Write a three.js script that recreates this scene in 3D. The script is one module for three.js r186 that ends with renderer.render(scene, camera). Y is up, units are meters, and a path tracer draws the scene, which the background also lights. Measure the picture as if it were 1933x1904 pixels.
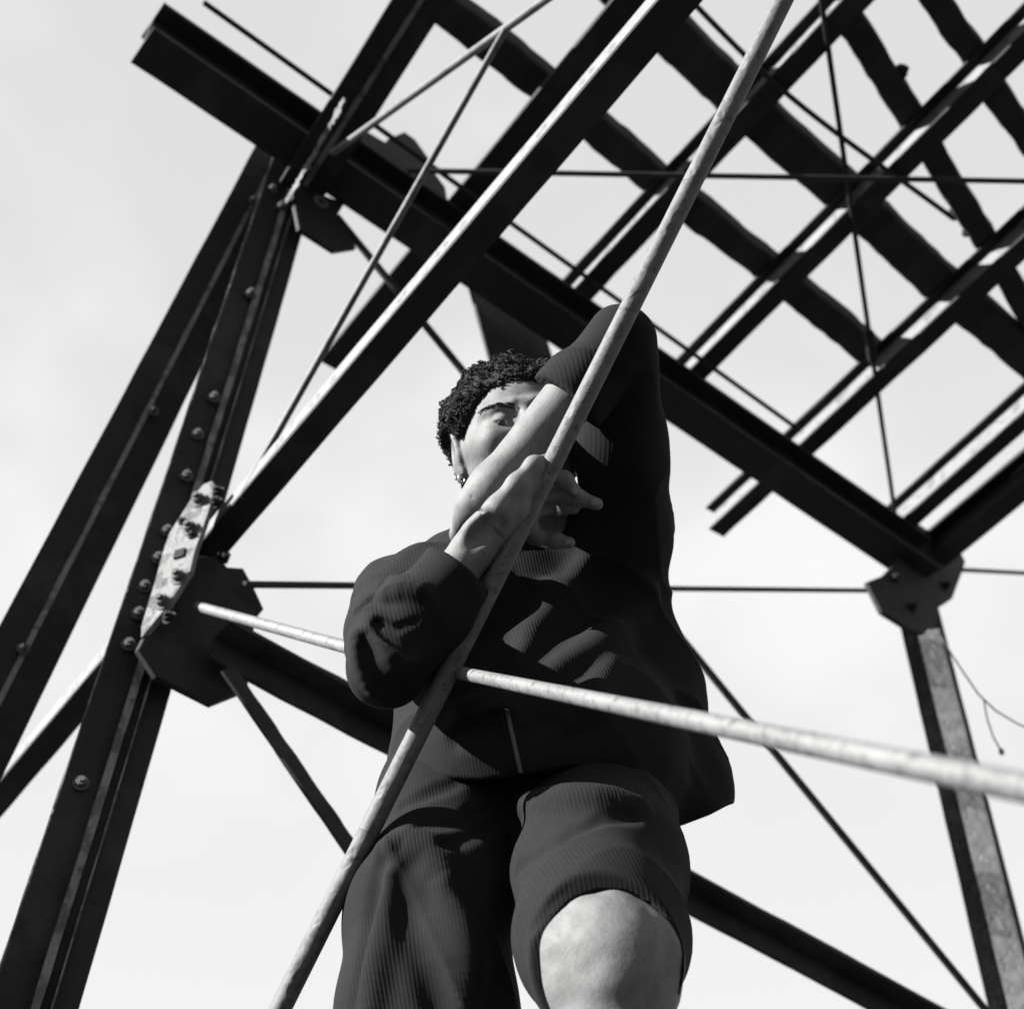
import * as THREE from 'three';
import { mergeGeometries } from 'three/addons/utils/BufferGeometryUtils.js';

// ------------------------------------------------------------------ camera, sky, sun, exposure
const V = (x, y, z) => new THREE.Vector3(x, y, z);
const EYE = V(0, 1.6, 0), PITCH = THREE.MathUtils.degToRad(47), FOV = 38.6;
const scene = new THREE.Scene();
const camera = new THREE.PerspectiveCamera(FOV, 1024 / 1008, 0.05, 6000);
camera.position.copy(EYE);
const FWD = V(0, Math.sin(PITCH), -Math.cos(PITCH)), UPV = V(0, Math.cos(PITCH), Math.sin(PITCH)), RGT = V(1, 0, 0);
camera.up.set(0, 1, 0);
camera.lookAt(EYE.clone().add(FWD));
camera.focus = 1.72;
camera.userData.fStop = 5.5;
scene.add(camera);

const renderer = new THREE.WebGLRenderer({ antialias: true });
renderer.setSize(1024, 1008);
renderer.toneMapping = THREE.LinearToneMapping;
renderer.toneMappingExposure = 4.6;
renderer.shadowMap.enabled = true;

const SUN = V(-0.86, 0.39, 0.33).normalize();
const sun = new THREE.DirectionalLight(new THREE.Color(1, 0.995, 0.985), 5);
sun.position.copy(SUN).multiplyScalar(30);
sun.castShadow = true;
Object.assign(sun.shadow.camera, { left: -8, right: 8, top: 8, bottom: -8, near: 1, far: 80 });
sun.shadow.mapSize.set(4096, 4096);
scene.add(sun); scene.add(sun.target);

// seeded noise
function rng(seed) { let s = seed >>> 0; return () => { s = (s + 0x6D2B79F5) >>> 0; let t = s; t = Math.imul(t ^ (t >>> 15), t | 1); t ^= t + Math.imul(t ^ (t >>> 7), t | 61); return ((t ^ (t >>> 14)) >>> 0) / 4294967296; }; }
function h3(i, j, k) { let h = Math.imul(i, 374761393) + Math.imul(j, 668265263) + Math.imul(k, 1274126177); h = Math.imul(h ^ (h >>> 13), 1274126177); return ((h ^ (h >>> 16)) >>> 0) / 4294967296; }
function vnoise(x, y, z) {
  const i = Math.floor(x), j = Math.floor(y), k = Math.floor(z);
  let u = x - i, v = y - j, w = z - k; u = u * u * (3 - 2 * u); v = v * v * (3 - 2 * v); w = w * w * (3 - 2 * w);
  const L = (a, b, t) => a + (b - a) * t;
  return L(L(L(h3(i, j, k), h3(i + 1, j, k), u), L(h3(i, j + 1, k), h3(i + 1, j + 1, k), u), v),
    L(L(h3(i, j, k + 1), h3(i + 1, j, k + 1), u), L(h3(i, j + 1, k + 1), h3(i + 1, j + 1, k + 1), u), v), w);
}
function fbm(x, y, z, o = 4) { let s = 0, a = 0.5, n = 0; for (let q = 0; q < o; q++) { s += a * vnoise(x, y, z); n += a; x = x * 2.03 + 11.3; y = y * 2.03 + 5.7; z = z * 2.03 + 3.1; a *= 0.5; } return s / n; }
const clamp = (x, a = 0, b = 1) => Math.min(b, Math.max(a, x));
const sstep = (a, b, x) => { const t = clamp((x - a) / (b - a)); return t * t * (3 - 2 * t); };

// bright, thinly veiled sky: whiter towards the horizon, soft wisps of cloud higher up
{
  const W = 1024, H = 512, data = new Float32Array(W * H * 4);
  for (let j = 0; j < H; j++) for (let i = 0; i < W; i++) {
    const el = ((j + 0.5) / H - 0.5) * Math.PI, az = ((i + 0.5) / W) * 2 * Math.PI;
    const dx = Math.cos(el) * Math.cos(az), dy = Math.sin(el), dz = Math.cos(el) * Math.sin(az);
    let v = 0.198 - 0.036 * sstep(0.35, 0.92, dy);
    const wsp = fbm(dx * 3.1 + 4, dy * 4.4 + 1, dz * 3.1 + 9, 5), wsp2 = fbm(dx * 9 + 2, dy * 12, dz * 9, 4);
    v += 0.036 * sstep(0.46, 0.70, wsp * 0.72 + wsp2 * 0.28) * sstep(0.45, 0.75, dy);
    if (dy < 0) v = 0.055;
    const o = (j * W + i) * 4; data[o] = v; data[o + 1] = v; data[o + 2] = v; data[o + 3] = 1;
  }
  const t = new THREE.DataTexture(data, W, H, THREE.RGBAFormat, THREE.FloatType);
  t.mapping = THREE.EquirectangularReflectionMapping; t.magFilter = t.minFilter = THREE.LinearFilter; t.needsUpdate = true;
  scene.background = t; scene.environment = t; scene.environmentIntensity = 1;
}

// ------------------------------------------------------------------ helpers
const F = 952 / Math.tan(THREE.MathUtils.degToRad(FOV / 2));
const ray = (p) => FWD.clone().addScaledVector(RGT, (p[0] - 966.5) / F).addScaledVector(UPV, -(p[1] - 952) / F);
const P = (p, d) => EYE.clone().addScaledVector(ray(p), d);                     // image direction + metres of depth
const onY = (p, Y) => { const r = ray(p); return EYE.clone().addScaledVector(r, (Y - EYE.y) / r.y); };
const onPlane = (p, n, c) => { const r = ray(p); return EYE.clone().addScaledVector(r, (c - n.dot(EYE)) / n.dot(r)); };
const depthOf = (v) => v.clone().sub(EYE).dot(FWD);
const toPx = (v) => { const q = v.clone().sub(EYE), d = q.dot(FWD); return [966.5 + F * q.x / d, 952 - F * q.dot(UPV) / d, d]; };
const crop = (ox, oy, s) => (x, y) => [ox + x * s, oy + y * s];
const A1 = crop(0, 0, .3702), A2 = crop(604.1, 0, .3702), A3 = crop(1228.3, 0, .3702), A4 = crop(0, 654.4, .3702);
const B1 = crop(604.1, 553.7, .3702), B2 = crop(1228.3, 654.4, .3702), B3 = crop(0, 1208.2, .3657), B4 = crop(604.1, 1208.2, .3657), B5 = crop(1228.3, 1208.2, .3657);
const H1 = crop(805.4, 654.4, .2115), S4 = crop(629.2, 981.6, .3702);
const lineAt = (A, B, p) => {                                                   // point of the line AB that is seen at p
  const u = B.clone().sub(A), v = ray(p), w = A.clone().sub(EYE);
  const a = u.dot(u), b = u.dot(v), c = v.dot(v), d = u.dot(w), e = v.dot(w);
  return A.clone().addScaledVector(u, (b * e - c * d) / (a * c - b * b));
};
const lerpV = (a, b, t) => a.clone().lerp(b, t);

const used = {};
function numbered(n) { const k = used[n] = (used[n] ?? -1) + 1; return k ? `${n}_${String(k).padStart(3, '0')}` : n; }
function thing(name, label, category, base = V(0, 0, 0)) {
  const g = new THREE.Group(); g.name = numbered(name); g.position.copy(base); g.userData = { label, category }; scene.add(g); return g;
}
const worldOf = (o) => { const v = V(0, 0, 0); while (o && o !== scene) { v.add(o.position); o = o.parent; } return v; };
function part(name, geo, m, parent, label) {
  const o = worldOf(parent), ms = new THREE.Mesh(geo.translate(-o.x, -o.y, -o.z), m);
  ms.name = name; ms.castShadow = ms.receiveShadow = true; if (label) ms.userData.label = label; parent.add(ms); return ms;
}
function sub(name, parent, at, label) {                                         // a part made of sub-parts
  const g = new THREE.Group(); g.name = name; g.position.copy(at).sub(worldOf(parent)); if (label) g.userData.label = label; parent.add(g); return g;
}
function solo(name, geo, m, label, category, kind) {
  const ms = new THREE.Mesh(geo, m); ms.name = numbered(name); ms.castShadow = ms.receiveShadow = true;
  if (kind) ms.userData.kind = kind; else ms.userData = { label, category };
  scene.add(ms); return ms;
}

// ------------------------------------------------------------------ materials
function grayTex(size, metres, fn, srgb = true) {
  const d = new Uint8Array(size * size * 4);
  for (let j = 0; j < size; j++) for (let i = 0; i < size; i++) {
    let v = fn(i / size, j / size); if (srgb) v = v <= 0.0031308 ? 12.92 * v : 1.055 * Math.pow(v, 1 / 2.4) - 0.055;
    const o = (j * size + i) * 4; d[o] = d[o + 1] = d[o + 2] = clamp(v) * 255; d[o + 3] = 255;
  }
  const t = new THREE.DataTexture(d, size, size); t.wrapS = t.wrapT = THREE.RepeatWrapping; t.magFilter = t.minFilter = THREE.LinearFilter;
  if (srgb) t.colorSpace = THREE.SRGBColorSpace; t.repeat.set(1 / metres, 1 / metres); t.needsUpdate = true; return t;
}
// tileable fbm on a torus of lattice size n
function tn(u, v, n, seed) {
  const f = (x, y) => { const m = ((x % n) + n) % n, k = ((y % n) + n) % n; return h3(m + seed * 131, k + seed * 37, seed); };
  const x = u * n, y = v * n, i = Math.floor(x), j = Math.floor(y); let a = x - i, b = y - j; a = a * a * (3 - 2 * a); b = b * b * (3 - 2 * b);
  return (f(i, j) * (1 - a) + f(i + 1, j) * a) * (1 - b) + (f(i, j + 1) * (1 - a) + f(i + 1, j + 1) * a) * b;
}
const tf = (u, v, n, s, o = 5) => { let r = 0, a = .5, w = 0; for (let q = 0; q < o; q++) { r += a * tn(u, v, n << q, s + q); w += a; a *= .55; } return r / w; };
const roughBump = grayTex(512, 0.5, (u, v) => { const a = tf(u, v, 24, 3, 4), b = tf(u, v, 6, 9, 4); return clamp(a * .6 + b * .4 - .35 * sstep(.6, .72, tf(u, v, 16, 21, 3))); }, false);
const darkMap = grayTex(512, 0.7, (u, v) => 0.008 + 0.008 * sstep(.52, .75, tf(u, v, 8, 5)) + 0.003 * tf(u, v, 40, 8, 3));
const wornMap = grayTex(512, 0.35, (u, v) => { const p = tf(u, v, 12, 13), q = tf(u, v, 5, 17); return 0.05 + 0.04 * q - 0.052 * sstep(.52, .66, p) + 0.03 * tf(u, v, 60, 2, 2); });
const sunlitFaceMap = grayTex(512, 0.4, (u, v) => { const p = tf(u, v, 18, 31), q = tf(u, v, 6, 37); return 0.058 + 0.032 * q - 0.042 * sstep(.56, .7, p) + 0.02 * tf(u, v, 70, 33, 2); });
const patchMap = grayTex(512, 0.9, (u, v) => { const p = tf(u, v, 4, 43, 6), q = tf(u, v, 24, 47); return 0.006 + 0.021 * sstep(.48, .53, p) * (.5 + q) + 0.010 * sstep(.6, .66, q); });
const flakeMap = grayTex(512, 0.22, (u, v) => { const p = tf(u, v, 9, 81), q = tf(u, v, 26, 83); return 0.060 + 0.034 * q - 0.062 * sstep(.52, .6, p) * (.4 + q) + 0.02 * tf(u, v, 80, 85, 2); });
const rodMap = grayTex(256, 0.22, (u, v) => 0.054 + 0.026 * tf(u, v, 7, 51) + 0.035 * tf(u, v, 60, 55, 2) - 0.035 * sstep(.55, .75, tf(u, v, 18, 53)) - .03 * sstep(.68, .8, tf(u, v, 40, 57, 2)));
const woodMap = grayTex(512, 0.5, (u, v) => 0.012 + 0.018 * tf(u * 1, v, 12, 61));
const S = (o) => new THREE.MeshStandardMaterial(o), D = (o) => new THREE.MeshPhysicalMaterial({ specularIntensity: .4, ...o });
const M = {
  steel: D({ map: darkMap, roughness: .72, bumpMap: roughBump, bumpScale: .0025 }),
  worn: S({ map: wornMap, roughness: .7, bumpMap: roughBump, bumpScale: .003 }),
  pale: S({ map: sunlitFaceMap, roughness: .75, bumpMap: roughBump, bumpScale: .002 }),  // steel lightened for faces the sun strikes: joist webs, upright leg
  patch: S({ map: patchMap, roughness: .6, bumpMap: roughBump, bumpScale: .003 }),
  rod: S({ map: rodMap, roughness: .62, bumpMap: roughBump, bumpScale: .0012 }),
  flake: S({ map: flakeMap, roughness: .8, bumpMap: roughBump, bumpScale: .004 }),
  dullRod: S({ color: new THREE.Color().setRGB(.64, .64, .64), map: rodMap, roughness: .7, bumpMap: roughBump, bumpScale: .0025 }),
  darkRod: D({ map: darkMap, roughness: .65, bumpMap: roughBump, bumpScale: .001 }),
  midRod: S({ color: new THREE.Color().setRGB(.45, .45, .45), map: wornMap, roughness: .65, bumpMap: roughBump, bumpScale: .001 }),
  wood: D({ map: woodMap, roughness: .95, bumpMap: roughBump, bumpScale: .006 }),
  hole: S({ color: new THREE.Color().setRGB(.006, .006, .006), roughness: 1 }),  // flat black for the darkness inside an opening
  ground: S({ roughness: 1 }),
};
M.rod.bumpScale = .002;
M.ground.map = grayTex(512, 6, (u, v) => .022 + .035 * tf(u, v, 6, 71) + .02 * tf(u, v, 60, 73, 3));

// ------------------------------------------------------------------ geometry: profile bars and rods
function bar(A, B, prof, up, o = {}) {                                          // prof: CCW outline in (side, up) metres
  const w = B.clone().sub(A), len = w.length(); w.normalize();
  const s = w.clone().cross(up).normalize(), t = s.clone().cross(w);
  const seg = o.seg ?? Math.max(1, Math.round(len / 0.12)), jit = o.jit ?? 0.0008, sd = o.seed ?? 1, n = prof.length;
  const ring = [];
  for (let k = 0; k <= seg; k++) {
    const f = k / seg, c = lerpV(A, B, f), r = [];
    for (let i = 0; i < n; i++) {
      const q = prof[i], j1 = (vnoise(f * len * (o.freq ?? 9) + i * 17, i * 3.7, sd) - .5) * 2 * jit, j2 = (vnoise(f * len * (o.freq ?? 9) + i * 29, i * 5.1 + 40, sd) - .5) * 2 * jit;
      r.push(c.clone().addScaledVector(s, q[0] + j1).addScaledVector(t, q[1] + j2));
    }
    ring.push(r);
  }
  const pos = [], uv = []; let per = [0];
  for (let i = 0; i < n; i++) { const a = prof[i], b = prof[(i + 1) % n]; per.push(per[i] + Math.hypot(a[0] - b[0], a[1] - b[1])); }
  const off = sd * 0.377;
  const tri = (a, b, c, ua, ub, uc) => { pos.push(a.x, a.y, a.z, b.x, b.y, b.z, c.x, c.y, c.z); uv.push(...ua, ...ub, ...uc); };
  for (let k = 0; k < seg; k++) for (let i = 0; i < n; i++) {
    const j = (i + 1) % n, a = ring[k][i], b = ring[k][j], c = ring[k + 1][j], d = ring[k + 1][i];
    const ua = [off + per[i], len * k / seg], ub = [off + per[i + 1], len * k / seg], uc = [off + per[i + 1], len * (k + 1) / seg], ud = [off + per[i], len * (k + 1) / seg];
    tri(a, c, b, ua, uc, ub); tri(a, d, c, ua, ud, uc);
  }
  const faces = THREE.ShapeUtils.triangulateShape(prof.map(q => new THREE.Vector2(q[0], q[1])), []);
  for (const f of faces) {
    const e = (r, q) => [ring[r][q], prof[q]];
    const [a, b, c] = f; tri(ring[0][a], ring[0][b], ring[0][c], prof[a], prof[b], prof[c]);
    tri(ring[seg][a], ring[seg][c], ring[seg][b], prof[a], prof[c], prof[b]);
  }
  const g = new THREE.BufferGeometry();
  g.setAttribute('position', new THREE.Float32BufferAttribute(pos, 3)); g.setAttribute('uv', new THREE.Float32BufferAttribute(uv, 2));
  g.computeVertexNormals(); return g;
}
const rect = (x0, y0, x1, y1) => [[x0, y0], [x1, y0], [x1, y1], [x0, y1]];
function iBeam(w, h, t) { const a = w / 2, b = h / 2, c = t / 2; return [[-a, -b], [a, -b], [a, -b + t], [c, -b + t], [c, b - t], [a, b - t], [a, b], [-a, b], [-a, b - t], [-c, b - t], [-c, -b + t], [-a, -b + t]]; }
function rod(pts, r, o = {}) {                                                  // round bar along points, uv in metres
  const curve = pts.length > 2 ? new THREE.CatmullRomCurve3(pts, false, 'centripetal') : new THREE.LineCurve3(pts[0], pts[1]);
  const len = curve.getLength(), seg = Math.max(2, Math.round(len / 0.06)), g = new THREE.TubeGeometry(curve, seg, r, o.rad ?? 14, false);
  const uv = g.attributes.uv; for (let i = 0; i < uv.count; i++) uv.setXY(i, uv.getY(i) * 2 * Math.PI * r + (o.seed ?? 0) * .31, uv.getX(i) * len);
  if (o.open) return g;
  const caps = [[pts[0], pts[1]], [pts[pts.length - 1], pts[pts.length - 2]]].map(([e, i]) => {
    const s = new THREE.SphereGeometry(r, 12, 6, 0, Math.PI * 2, 0, Math.PI / 2); s.scale(1, o.cap ?? .5, 1);
    s.applyQuaternion(new THREE.Quaternion().setFromUnitVectors(V(0, 1, 0), e.clone().sub(i).normalize())); return s.translate(e.x, e.y, e.z);
  });
  return mergeGeometries([g, ...caps]);
}
function plate(pts3, nrm, th, bev = .002) {                                     // flat plate through 3-D corner points
  const n = nrm.clone().normalize(), o = pts3[0], x = pts3[1].clone().sub(o).normalize(), xx = x.addScaledVector(n, -x.dot(n)).normalize(), y = n.clone().cross(xx);
  const sh = new THREE.Shape(pts3.map(p => { const q = p.clone().sub(o); return new THREE.Vector2(q.dot(xx), q.dot(y)); }));
  const g = new THREE.ExtrudeGeometry(sh, { depth: th, bevelEnabled: true, bevelSize: bev, bevelThickness: bev, bevelSegments: 1 });
  g.applyMatrix4(new THREE.Matrix4().makeBasis(xx, y, n).setPosition(o)); return g;
}
function boltGeo(c, n, r = .012) {                                              // hexagon nut on a washer with a stub of thread
  const w = new THREE.CylinderGeometry(r * 1.45, r * 1.45, r * .25, 14).translate(0, r * .12, 0), hx = new THREE.CylinderGeometry(r * .95, r, r * .95, 6).translate(0, r * .7, 0), st = new THREE.CylinderGeometry(r * .5, r * .55, r * .7, 8).translate(0, r * 1.4, 0);
  const g = mergeGeometries([w, hx, st]); g.applyQuaternion(new THREE.Quaternion().setFromUnitVectors(V(0, 1, 0), n.clone().normalize())); return g.translate(c.x, c.y, c.z);
}

// ------------------------------------------------------------------ the setting
{
  const g = new THREE.CircleGeometry(4000, 96); g.rotateX(-Math.PI / 2);
  const uv = g.attributes.uv, p = g.attributes.position; for (let i = 0; i < uv.count; i++) uv.setXY(i, p.getX(i), p.getZ(i));
  solo('ground', g, M.ground, null, null, 'structure');
}

// ------------------------------------------------------------------ steel tower
const YT = 5.10, YJ = 5.27, YM = 3.45;                                          // girder, joists on it, middle girth
const TL = onY([552, 318], YT), TR = onY([1722, 1105], YT);
const D1v = TR.clone().sub(TL).setY(0).normalize(), D2v = V(-D1v.z, 0, D1v.x).multiplyScalar(D1v.x * 0 + 1);
if (D2v.z < 0) D2v.negate();
const UP = V(0, 1, 0), NF = D2v.clone(), cF = NF.dot(TL), NL = D1v.clone(), cL = NL.dot(TL);
const onFar = (p, o = 0) => onPlane(p, NF, cF + o);                             // far face: vertical, through both visible posts
const onLeft = (p, o = 0) => onPlane(p, NL, cL + o);                            // left face, square to it
const span2 = 2.7, NLc = TL.clone().addScaledVector(D2v, span2), NRc = TR.clone().addScaledVector(D2v, span2);
const base = V((TL.x + NRc.x) / 2, 0, (TL.z + NRc.z) / 2);
const tower = thing('steel_tower', 'rusty dark steel tower of riveted beams, joists and thin rods rising around the man', 'tower', base);

// left post: flat with two raised ribs, nuts along it
const L2a = P([60, 1880], 2.2), L2u = TL.clone().sub(L2a), L2b = L2a.clone().addScaledVector(L2u, -L2a.y / L2u.y), L2t = TL.clone().addScaledVector(L2u, .06);
const toCam = (c) => EYE.clone().sub(c).normalize();
{
  const face = toCam(lerpV(L2a, TL, .4)).setY(0).normalize();
  const leg = part('leg', bar(L2b, L2t, [[-.058, .006], [.0, -.014], [.03, -.024], [.073, -.03], [.073, -.02], [.037, -.012], [.035, -.004], [.031, -.004], [.029, -.010], [.019, -.008], [.016, .0], [.004, .0], [.0, -.006], [-.058, .014]], face, { seed: 2, seg: 60 }), M.steel, tower, 'left post of the tower with raised worn ribs and nuts');
  part('rib', bar(lerpV(L2b, L2t, .02), L2t, rect(.003, .0005, .017, .005), face, { seed: 4, seg: 90, jit: .0012, freq: 26 }), M.worn, leg);
  part('rib', bar(lerpV(L2b, L2t, .02), L2t, rect(.0315, -.0035, .0345, .001), face, { seed: 5, seg: 90, jit: .0008, freq: 26 }), M.worn, leg);
  part('rib', bar(lerpV(L2b, L2t, .02), L2t, rect(-.0600, .009, -.0570, .0145), face, { seed: 6, seg: 90, jit: .0008, freq: 26 }), M.worn, leg);
  for (const q of [A1(1275, 1500), A1(1432, 1056), A1(1385, 970), A4(1090, 262), A4(1005, 450), A4(950, 662), A4(850, 942), A4(805, 1080), A4(735, 1225), A4(705, 1362), A4(655, 1520), B3(416, 740)]) {
    const c = lineAt(L2b, L2t, q); const pq = toPx(c); const pt = P(q, pq[2] - .012); part('bolt', boltGeo(pt, face, .010), M.worn, leg);
  }
}
// slanting strut beside it
{
  const T = P([520, 300], depthOf(TL) + .12), Lo = P([10, 1300], 2.76), u = T.clone().sub(Lo), Bo = Lo.clone().addScaledVector(u, -Lo.y / u.y);
  const face = toCam(Lo).setY(0).normalize();
  const st = part('strut', bar(Bo, T, [[-.064, .006], [-.003, -.014], [.003, -.014], [.064, -.034], [.064, -.026], [.004, .0], [-.004, .0], [-.064, .014]], face, { seed: 9, seg: 60 }), M.steel, tower, 'slanting angle strut left of the post with a pale ridge');
  part('rib', bar(lerpV(Bo, T, .02), T, rect(-.0055, -.004, .0055, .003), face, { seed: 10, seg: 90, jit: .0012, freq: 22 }), M.worn, st);
  for (const q of [A4(780, 330), A4(118, 1540), A1(1285, 1026), A1(1325, 1080)]) { const c = lineAt(Bo, T, q); part('bolt', boltGeo(P(q, depthOf(c) - .012), face, .009), M.worn, st); }
}
// right post: channel with a patchy pale web
{
  const low = P([1905, 1850], 3.98), u = TR.clone().sub(low), b = low.clone().addScaledVector(u, -low.y / u.y), t = TR.clone().addScaledVector(u, .03);
  const face = toCam(low).setY(0).normalize();
  const leg = part('leg', bar(b, t, [[-.07, .026], [-.022, -.014], [-.022, -.02], [.055, -.02], [.055, .0], [.068, -.02], [.068, -.05], [-.07, -.05]], face, { seed: 12, seg: 60 }), M.steel, tower, 'right post of the tower with a patchy pale web');
  part('web', bar(b, t, rect(-.0205, -.0195, .0535, -.0165), face, { seed: 13, seg: 40 }), M.patch, leg);
}
// two near posts, outside the picture
for (const [c, s] of [[NLc, 20], [NRc, 21]]) part('leg', bar(V(c.x, 0, c.z), V(c.x, YT, c.z), [[-.06, -.06], [.06, -.06], [.06, -.05], [-.05, -.05], [-.05, .06], [-.06, .06]], D1v, { seed: s, seg: 30 }), M.steel, tower);

// main girder across the far face, sticking out on the left
{
  const a = onY([278, 60], YT), b = onY([1742, 1060], YT);
  part('girder', bar(a, b, iBeam(.115, .155, .014), UP, { seed: 30, seg: 40 }), M.steel, tower, 'broad black girder sticking out past the left post');
  const na = NLc.clone().addScaledVector(D1v, -.5), nb = NRc; part('girder', bar(na, nb, iBeam(.115, .155, .014), UP, { seed: 31, seg: 40 }), M.steel, tower);
}
// edge beams of the platform
{
  const YE = YT - .098, a = onY([566, 362], YE), b = onY([768, 40], YE), w = b.clone().sub(a).normalize(), e = a.clone().addScaledVector(w, 3.2);
  const j = part('edge_beam', bar(a, e, rect(-.060, -.009, .060, .009), UP, { seed: 33, seg: 40 }), M.steel, tower, 'doubled edge beam running up from the left post');
  part('rib', bar(a, e, rect(-.006, -.017, .007, -.0095), UP, { seed: 34, seg: 60, jit: .001, freq: 24 }), M.worn, j);
  const c = onY([1752, 1048], YJ - .04), d = onY([1933, 897], YJ - .04), w2 = d.clone().sub(c).normalize();
  part('edge_beam', bar(c, c.clone().addScaledVector(w2, 3.0), iBeam(.08, .12, .012), UP, { seed: 36, seg: 40 }), M.steel, tower, 'plain black edge beam running right from the right post');
}
// joists: sunlight on the web and shade on the flanges put into their colours
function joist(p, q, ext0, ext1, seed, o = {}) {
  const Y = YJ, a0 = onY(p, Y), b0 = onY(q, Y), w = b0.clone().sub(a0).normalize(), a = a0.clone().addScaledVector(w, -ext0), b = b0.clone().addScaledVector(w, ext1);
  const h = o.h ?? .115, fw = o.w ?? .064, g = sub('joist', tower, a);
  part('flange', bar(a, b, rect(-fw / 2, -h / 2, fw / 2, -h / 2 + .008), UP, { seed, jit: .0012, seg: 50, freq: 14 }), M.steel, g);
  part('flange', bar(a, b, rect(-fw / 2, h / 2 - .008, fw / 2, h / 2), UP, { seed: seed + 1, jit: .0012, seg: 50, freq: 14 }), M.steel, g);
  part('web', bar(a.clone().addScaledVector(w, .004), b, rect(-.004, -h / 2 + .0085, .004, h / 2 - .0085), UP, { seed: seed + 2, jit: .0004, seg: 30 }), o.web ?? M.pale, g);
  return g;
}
{ const a = onY([640, 682], YJ), b = onY([1164, 45], YJ), w = b.clone().sub(a).normalize(); part('joist', bar(a, b.addScaledVector(w, 1.6), rect(-.066, -.05, .066, -.034), UP, { seed: 40, seg: 50, jit: .0015 }), M.steel, tower, 'broad plain black joist sticking out below the girder'); }
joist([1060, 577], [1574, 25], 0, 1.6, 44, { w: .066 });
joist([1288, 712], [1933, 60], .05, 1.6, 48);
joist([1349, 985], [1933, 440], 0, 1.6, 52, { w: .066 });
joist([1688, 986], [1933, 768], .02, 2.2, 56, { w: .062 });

// middle girths: far face (dark) and left face (upright leg coloured as sunlit, flat leg as shaded)
{
  const a = onFar([400, 1222]), b = onFar([1690, 1910]), w = b.clone().sub(a).normalize(), e = TR.clone().setY(a.y);
  part('girth', bar(a, b.clone().addScaledVector(w, .5), [[-.005, -.03], [.005, -.03], [.005, .022], [.06, .022], [.06, .032], [-.005, .032]], UP, { seed: 60, seg: 60, jit: .0015, freq: 12 }), M.steel, tower, 'dark angle crossing behind the man at hip height');
  const c = onLeft([389, 1006]), d = onLeft([1211, 30]), w2 = d.clone().sub(c).normalize(), c2 = c.clone().addScaledVector(w2, -1.15), d2 = c.clone().addScaledVector(w2, span2 - .1);
  const g = sub('girth', tower, c2, 'long angle, one leg coloured pale as sunlit, rising from the bolted plate to the top edge');
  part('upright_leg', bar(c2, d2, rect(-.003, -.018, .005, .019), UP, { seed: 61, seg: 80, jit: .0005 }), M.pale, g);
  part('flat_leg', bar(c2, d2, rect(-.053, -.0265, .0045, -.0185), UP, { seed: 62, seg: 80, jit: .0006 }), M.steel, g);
}
// bolted gusset at the middle of the left post
{
  const dd = 2.80, gp = [A4(1090, 1090), A4(1140, 1145), A4(1220, 1150), A4(1275, 1250), A4(1322, 1352), A4(1282, 1400), A4(1252, 1560), A4(1240, 1752), A4(1200, 1780), A4(1060, 1836), A4(780, 1695), A4(690, 1560), A4(760, 1420), A4(880, 1250), A4(990, 1090)];
  const g = part('gusset_plate', plate(gp.map(q => onFar(q, -.045)), NF, .012), M.steel, tower, 'big dark gusset plate on the left post where the rods meet');
  const nl = NL.clone().negate();
  const pp = [A4(1092, 704), A4(1104, 730), A4(1082, 835), A4(1040, 960), A4(1005, 1062), A4(982, 1160), A4(870, 1335), A4(735, 1500), A4(738, 1440), A4(810, 1200), A4(850, 1050), A4(880, 965), A4(985, 800), A4(1050, 720)];
  const pn = nl.clone().addScaledVector(NF, .55).normalize(), pc = lineAt(L2b, L2t, A4(900, 1050)), off = pn.dot(pc) + .035;
  const pr = part('gusset_plate', plate(pp.map(q => onPlane(q, pn, off)), pn, .009), M.flake, tower, 'pale flaking plate with five heavy bolts on the left post');
  for (const q of [A4(1020, 785), A4(975, 930), A4(918, 1178), A4(836, 1305)]) part('bolt', boltGeo(onPlane(q, pn, off + .011), pn, .0125), M.worn, pr);
  part('bolt_hole', (() => { const c = onPlane(A4(915, 1055), pn, off + .0125), bx = new THREE.BoxGeometry(.022, .022, .006); bx.applyQuaternion(new THREE.Quaternion().setFromUnitVectors(V(0, 0, 1), pn)); return bx.translate(c.x, c.y, c.z); })(), M.hole, pr, 'black square block painted as a hole in the middle of the plate');  // no opening is cut: a black block paints its shade
  for (const q of [A4(940, 905), A4(990, 975), A4(865, 1385), A4(1115, 745), A4(1105, 800)]) part('bolt', boltGeo(onPlane(q, pn, off + .004), pn, .010), M.steel, pr);
  part('bolt', boltGeo(onFar(A4(1135, 1075), -.03), NF.clone().add(V(.5, 0, 0)), .010), M.steel, g);
}
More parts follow.
